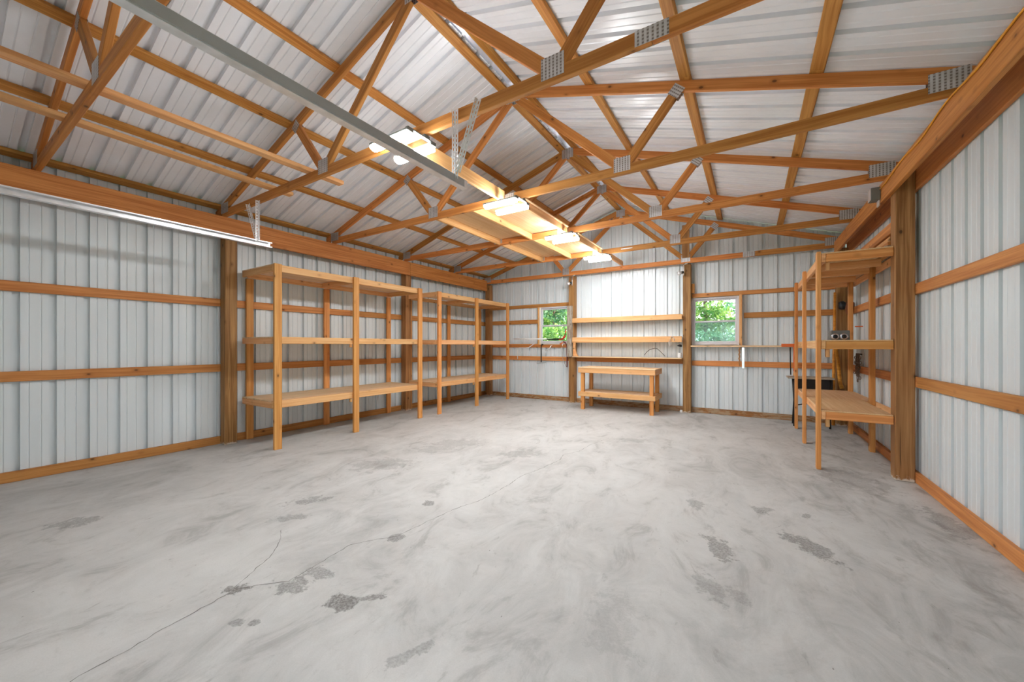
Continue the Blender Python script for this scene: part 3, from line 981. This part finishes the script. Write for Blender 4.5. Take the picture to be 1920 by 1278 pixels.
tube('frame', [(2.235, -.33, .80), (2.24, -.33, 1.0), (2.235, -.33, 1.28), (2.20, -.33, 1.36), (2.14, -.33, 1.385)], [.012, .016, .016, .014, .012], M['darkred'], R_)
tube('blade', [(2.235, -.345, .80), (2.16, -.345, .92), (2.12, -.345, 1.06), (2.115, -.345, 1.20), (2.14, -.345, 1.385)], .005, M['silver'], R_)
tube('grip', [(2.14, -.33, 1.37), (2.10, -.33, 1.34), (2.06, -.33, 1.335)], .016, M['orange'], R_)
# on the bench shelves
tag(tube('wire_hanger', [(3.95, -.36, 1.10), (4.0, -.36, 1.17), (4.06, -.36, 1.215), (4.155, -.36, 1.24), (4.20, -.36, 1.23), (4.26, -.36, 1.175), (4.34, -.36, 1.09)], .005, M['darksteel']),
    'bent dark wire leaning behind the lowest wall shelf edge', 'wire')
K = empty('snap_hook', (4.47, -.44, 1.36), 'steel snap hook hanging over the front of the middle wall shelf', 'hook')
tube('loop', [(4.44, -.445, 1.30), (4.43, -.445, 1.36), (4.45, -.445, 1.41), (4.475, -.445, 1.36), (4.47, -.445, 1.30), (4.455, -.445, 1.275)], .008, M['galv'], K, closed=True)
tube('ring', [(4.45, -.445, 1.40), (4.47, -.44, 1.45), (4.495, -.435, 1.47), (4.52, -.44, 1.44), (4.53, -.445, 1.39)], .006, M['galv'], K)
J = empty('white_jar', (4.615, -.37, 1.056), 'small white jar at the post end of the lowest wall shelf', 'jar')
tube('body', [(4.615, -.37, 1.056), (4.615, -.37, 1.06), (4.615, -.37, 1.13), (4.615, -.37, 1.14)], [.034, .038, .038, .03], M['white'], J, 12)
tube('lid', [(4.615, -.37, 1.141), (4.615, -.37, 1.158)], .03, M['white'], J, 12)
tag(tube('white_string', [(4.655, -.345, 1.32), (4.657, -.347, 1.24), (4.652, -.35, 1.17), (4.645, -.352, 1.12)], .006, M['white']), 'short white string down the post beside the jar', 'string')
tag(tube('black_spray_nozzle', [(4.645, -.30, 1.29), (4.60, -.30, 1.295), (4.56, -.30, 1.29)], [.02, .022, .008], M['black']), 'small black nozzle under the middle wall shelf at the post', 'nozzle')
tag(box('floor_outlet', (4.615, -.365, 0.0), (4.660, -.335, .05), M['white']), 'small white plug on the floor at the foot of the smooth post', 'plug')
tag(tube('coiled_strap', [(4.24 + .1 * math.cos(a), -.36 + .03 * math.sin(a), 1.895) for a in [i * .6283 for i in range(10)]], .008, M['darksteel'], closed=True), 'thin dark coil lying on the top wall shelf', 'strap')
# right of the right window
tag(box('steel_level', (5.642, -.375, .885), (5.684, -.362, 1.262), M['silver']), 'bright steel bar hanging below the window shelf', 'bar')
tag(tube('rope', [(5.605 + .006 * math.sin(i * 1.9), -.368, 1.262 - i * .022) for i in range(16)], .012, M['rope']), 'tan rope hanging beside the bright steel bar', 'rope')
O = empty('bar_clamp', (6.38, -.33, .8), 'orange bar clamp standing upright below the end of the window shelf', 'clamp')
box('jaw', (6.22, -.385, 1.275), (6.42, -.363, 1.325), M['orange'], O)
box('bar', (6.385, -.39, .86), (6.43, -.362, 1.274), M['orange'], O)
tube('handle', [(6.407, -.376, .76), (6.407, -.376, .78), (6.407, -.376, .83), (6.407, -.376, .86)], [.02, .026, .026, .018], M['fresh'], O)
tag(tube('iron_rod', [(6.345, -.355, 1.265), (6.347, -.352, 1.0), (6.352, -.35, .80)], .008, M['darksteel']), 'thin dark rod hanging beside the orange bar clamp', 'rod')
# iron stand
S = empty('iron_stand', (6.62, -.62, 0), 'old dark iron stand with a pale board top behind the plywood shelves', 'stand')
box('top', (6.28, -.78, .765), (6.865, -.42, .79), M['oldtop'], S)
box('apron', (6.36, -.72, .60), (6.85, -.70, .764), M['darksteel'], S)
for x in (6.37, 6.82):
    for y in (-.71, -.47):
        tube('leg', [(x, y, .764), (x + (.02 if x < 6.5 else -.02), y, .4), (x, y, .0)], .014, M['darksteel'], S)
tube('brace', [(6.38, -.47, .30), (6.62, -.47, .36), (6.85, -.47, .30)], .01, M['darksteel'], S)
tube('brace', [(6.38, -.71, .58), (6.55, -.71, .45), (6.70, -.71, .45), (6.85, -.71, .58)], .01, M['darksteel'], S)
# long handles in the corner
tag(tube('tool_handle', [(6.90, -.392, .012), (6.91, -.385, 1.0), (6.925, -.372, 2.15)], [.022, .020, .018], M['gold']), 'long yellow wooden handle standing in the corner behind the iron stand', 'handle')
tag(tube('axe_handle', [(6.975, -.62, .63), (6.955, -.62, .70), (6.94, -.62, .85), (6.925, -.62, 1.05), (6.90, -.62, 1.25), (6.89, -.62, 1.34)], [.030, .027, .024, .022, .024, .03], M['gold']), 'curved yellow handle leaning on the bottom plywood shelf by the chain', 'handle')
# chain bundle hung on the right wall girt
cv, cf = [], []
rg = random.Random(3)
def add_ring(c_, r, rt, ax1, ax2):
    i0 = len(cv)
    N, S_ = 8, 5
    for i in range(N):
        a = 2 * math.pi * i / N
        d = ax1 * math.cos(a) * 1.5 + ax2 * math.sin(a)
        nrm = ax1.cross(ax2)
        for k in range(S_):
            b = 2 * math.pi * k / S_
            cv.append(c_ + d * r + (d.normalized() * math.cos(b) + nrm * math.sin(b)) * rt)
    for i in range(N):
        for k in range(S_):
            cf.append((i0 + i * S_ + k, i0 + i * S_ + (k + 1) % S_, i0 + ((i + 1) % N) * S_ + (k + 1) % S_, i0 + ((i + 1) % N) * S_ + k))
for strand in range(6):
    yy = -1.20 + strand * .036
    ln = rg.uniform(.26, .42)
    nL = int(ln / .036)
    for i in range(nL):
        z = 1.16 - i * .036
        c_ = Vector((7.068 + rg.uniform(-.012, .012), yy + rg.uniform(-.008, .008), z))
        if i % 2:
            add_ring(c_, .015, .0045, Vector((0, 0, 1)), Vector((1, 0, 0)))
        else:
            add_ring(c_, .015, .0045, Vector((0, 0, 1)), Vector((0, 1, 0)))
CH = empty('chain_bundle', (7.06, -.97, .9), 'bundle of rusty chain hanging on the wall behind the plywood shelves', 'chain')
mesh('chain', cv, cf, M['rust'], CH)['kind'] = 'stuff'
tube('hook_bar', [(7.085, -1.24, 1.172), (7.068, -1.1, 1.176), (7.085, -.995, 1.172)], .008, M['darksteel'], CH)
# things on the middle plywood shelf
G = empty('work_light_box', (6.80, -1.60, 1.352), 'dark grey box with two round chrome lamps on the middle plywood shelf', 'lamp')
box('housing', (6.70, -1.62, 1.352), (6.90, -1.50, 1.50), M['greybox'], G, c=.008)
for x in (6.745, 6.835):
    tube('reflector', [(x, -1.622, 1.415), (x, -1.642, 1.415), (x, -1.645, 1.415)], [.040, .046, .030], M['silver'], G, 12)
    tube('lens', [(x, -1.646, 1.415), (x, -1.652, 1.415)], [.028, .024], M['black'], G, 12)
tag(box('orange_strap', (6.95, -1.62, 1.54), (7.03, -1.60, 1.555), M['orange']), 'small orange strip beside the grey box on the shelf upright', 'strap')
tag(tube('leather_glove', [(7.055, -.72, 1.76), (7.05, -.72, 1.80), (7.05, -.72, 1.88), (7.06, -.72, 1.95), (7.07, -.72, 1.97)], [.03, .05, .055, .045, .02], M['leather']), 'brown leather glove hung on the upper girt in the far right corner', 'glove')
tag(tube('hanging_lantern', [(7.01, -.388, 1.87), (7.01, -.388, 1.90), (7.01, -.388, 1.98), (7.01, -.388, 2.0)], [.03, .045, .045, .02], M['black']), 'round black lantern hung on the corner post behind the plywood shelves', 'lantern')
# stored lumber over the plywood unit
lum = [(6.94, 2.259, .05, .036, 'oldtop', 'pale grey'), (7.02, 2.259, .06, .036, 'fresh', 'bright yellow'), (7.08, 2.259, .04, .09, 'weathered', 'white weathered'),
       (6.98, 2.297, .09, .036, 'girt', 'orange'), (7.0, 2.335, .10, .05, 'fresh', 'thick pale'), (7.06, 2.387, .07, .036, 'weathered', 'grey'),
       (7.03, 2.425, .12, .04, 'girt', 'wide orange'), (7.04, 2.467, .10, .09, 'upright', 'square brown')]
for i, (x, z, w_, h, mt, nm) in enumerate(lum):
    ya, yb = -3.10 + .02 * (i % 3), -.75 - .07 * i
    if 'weathered' in nm: ya += .02
    tag(box('stored_board', (x - w_ / 2, ya, z), (x + w_ / 2, yb, z + h), M[mt]), '%s board in the lumber stack above the plywood shelves' % nm, 'lumber', 'boards stored above the plywood shelves')
# electrical bits
E_ = empty('junction_box', (6.87, -2.95, 2.80), 'grey metal junction box on the inner beam where the yellow cable ends', 'box')
box('housing', (6.835, -2.99, 2.80), (6.909, -2.88, 2.93), M['greybox'], E_)
box('cover', (6.829, -2.985, 2.805), (6.834, -2.885, 2.925), M['galv'], E_)
box('mounting_tab', (6.895, -2.97, 2.74), (6.909, -2.90, 2.80), M['galv'], E_)
cb = []
for i in range(60):
    y = -9.1 + i * (6.12 / 59)
    cb.append((XR - .049, y, 2.925 + .014 * math.sin(i * .75) + .012 * math.sin(i * .31 + 1) - (.01 * (i - 56) if i > 56 else 0)))
tag(tube('yellow_cable', cb, .0065, M['yellow'], None, 6), 'yellow electric cable stapled along the upper edge of the inner right beam', 'cable')
def spot(x, y, label):
    s = empty('spotlight', (x, y, 2.70), label, 'lamp', 'small spot lamps on the end wall posts')
    tube('conduit', [(x + .03, y, 2.64), (x + .03, y, 2.84), (x + .05, y, 2.855), (x + .10, y, 2.865)], .010, M['galv'], s)
    tube('socket', [(x + .025, y - .005, 2.70), (x - .01, y - .03, 2.69)], [.022, .026], M['black'], s, 10)
    tube('lamp_head', [(x - .01, y - .03, 2.69), (x - .03, y - .05, 2.682), (x - .055, y - .075, 2.672)], [.026, .034, .042], M['galv'], s, 12)
spot(2.36, YP - .06, 'small spot lamp with dark socket on the chewed post above the weathered plank')
spot(4.66, YP - .06, 'small spot lamp on the smooth post above the wall shelves')
tag(box('white_clip', (3.83, TY[1] - .034, 2.995), (4.03, TY[1] - .0205, 3.012), M['white']), 'small white strip on the last truss chord right of its lamp', 'strip')

# ------------------------------------------------------------------ outside: ground, trees
g = mesh('ground', [(-40, -40, -.13), (40, -40, -.13), (40, 60, -.13), (-40, 60, -.13)], [(0, 1, 2, 3)], M['turf'])
tag(g, 'grass ground outside the barn', kind='structure')
def leaves(n, blobs, size, rng):
    k = rng.integers(0, len(blobs), n)
    b = np.array(blobs)[k]
    d = rng.normal(size=(n, 3))
    d /= np.linalg.norm(d, axis=1)[:, None]
    r = rng.uniform(.55, 1.0, n) ** .6
    c_ = b[:, :3] + d * r[:, None] * b[:, 3:6]
    u = rng.normal(size=(n, 3)); u /= np.linalg.norm(u, axis=1)[:, None]
    w_ = np.cross(u, rng.normal(size=(n, 3))); w_ /= np.linalg.norm(w_, axis=1)[:, None]
    s = size * rng.uniform(.6, 1.3, n)[:, None]
    v = np.concatenate([c_ - u * s, c_ + w_ * s * .5, c_ + u * s, c_ - w_ * s * .5], axis=1).reshape(-1, 3)
    f = np.arange(4 * n).reshape(-1, 4)
    return v.tolist(), f.tolist()
rng = np.random.default_rng(5)
def tree(name, x, y, h, wdt, n, mat, label, grp, size=.10, trunk=True):
    o = empty(name, (x, y, -.13), label, 'tree' if trunk else 'bush', grp)
    blobs = []
    for i in range(9):
        zz = h * (0.30 + .62 * rng.random()) if trunk else h * (.2 + .65 * rng.random())
        rr = wdt * (.30 + .2 * rng.random())
        blobs.append((x + wdt * rng.uniform(-.55, .55), y + wdt * rng.uniform(-.4, .4), zz, rr, rr, rr * .8))
    v, f = leaves(n, blobs, size, rng)
    loc = Vector((x, y, -.13))
    mesh('foliage', [Vector(p) - loc for p in v], f, M[mat], o, loc)['kind'] = 'stuff'
    if trunk:
        tube('trunk', [(x, y, -.13), (x + .04, y, h * .35), (x - .05, y + .05, h * .7)], [.13, .10, .05], M['bark'], o, 8)
    else:
        tube('stem', [(x, y, -.13), (x, y, h * .5)], [.05, .02], M['bark'], o, 6)
tree('leafy_tree', -2.6, 9.0, 5.4, 1.6, 2300, 'leaf2', 'slim leafy tree outside the left window', 'trees outside the windows')
tree('leafy_tree', -5.8, 14.0, 7.0, 2.2, 2600, 'leaf', 'broad leafy tree farther off outside the left window', 'trees outside the windows', .14)
tree('leafy_tree', 4.3, 8.0, 5.6, 1.7, 3000, 'leaf', 'bright leafy tree with a thin trunk outside the right window', 'trees outside the windows', .09)
tree('leafy_tree', 6.9, 12.0, 7.0, 2.0, 3000, 'leaf2', 'dark tall tree deepest in the woods outside the right window', 'trees outside the windows', .15)
tree('leafy_bush', -.6, 5.0, 2.3, 1.2, 2600, 'leaf', 'low pale bush outside the left window', 'bushes outside the windows', .07, False)
tree('leafy_bush', 4.9, 3.8, 2.1, 1.3, 4200, 'leaf2', 'bluish bush right outside the right window', 'bushes outside the windows', .06, False)
hb = [(x, 20 + 1.5 * math.sin(x), 1.5 + .8 * math.sin(x * 1.7), 1.8, 1.2, 1.9) for x in np.arange(-16, 16, 1.3)]
v, f = leaves(6500, hb, .24, rng)
tag(mesh('hedgerow_foliage', v, f, M['leaf2']), 'distant line of green woods beyond the trees', 'woods', kind='stuff')
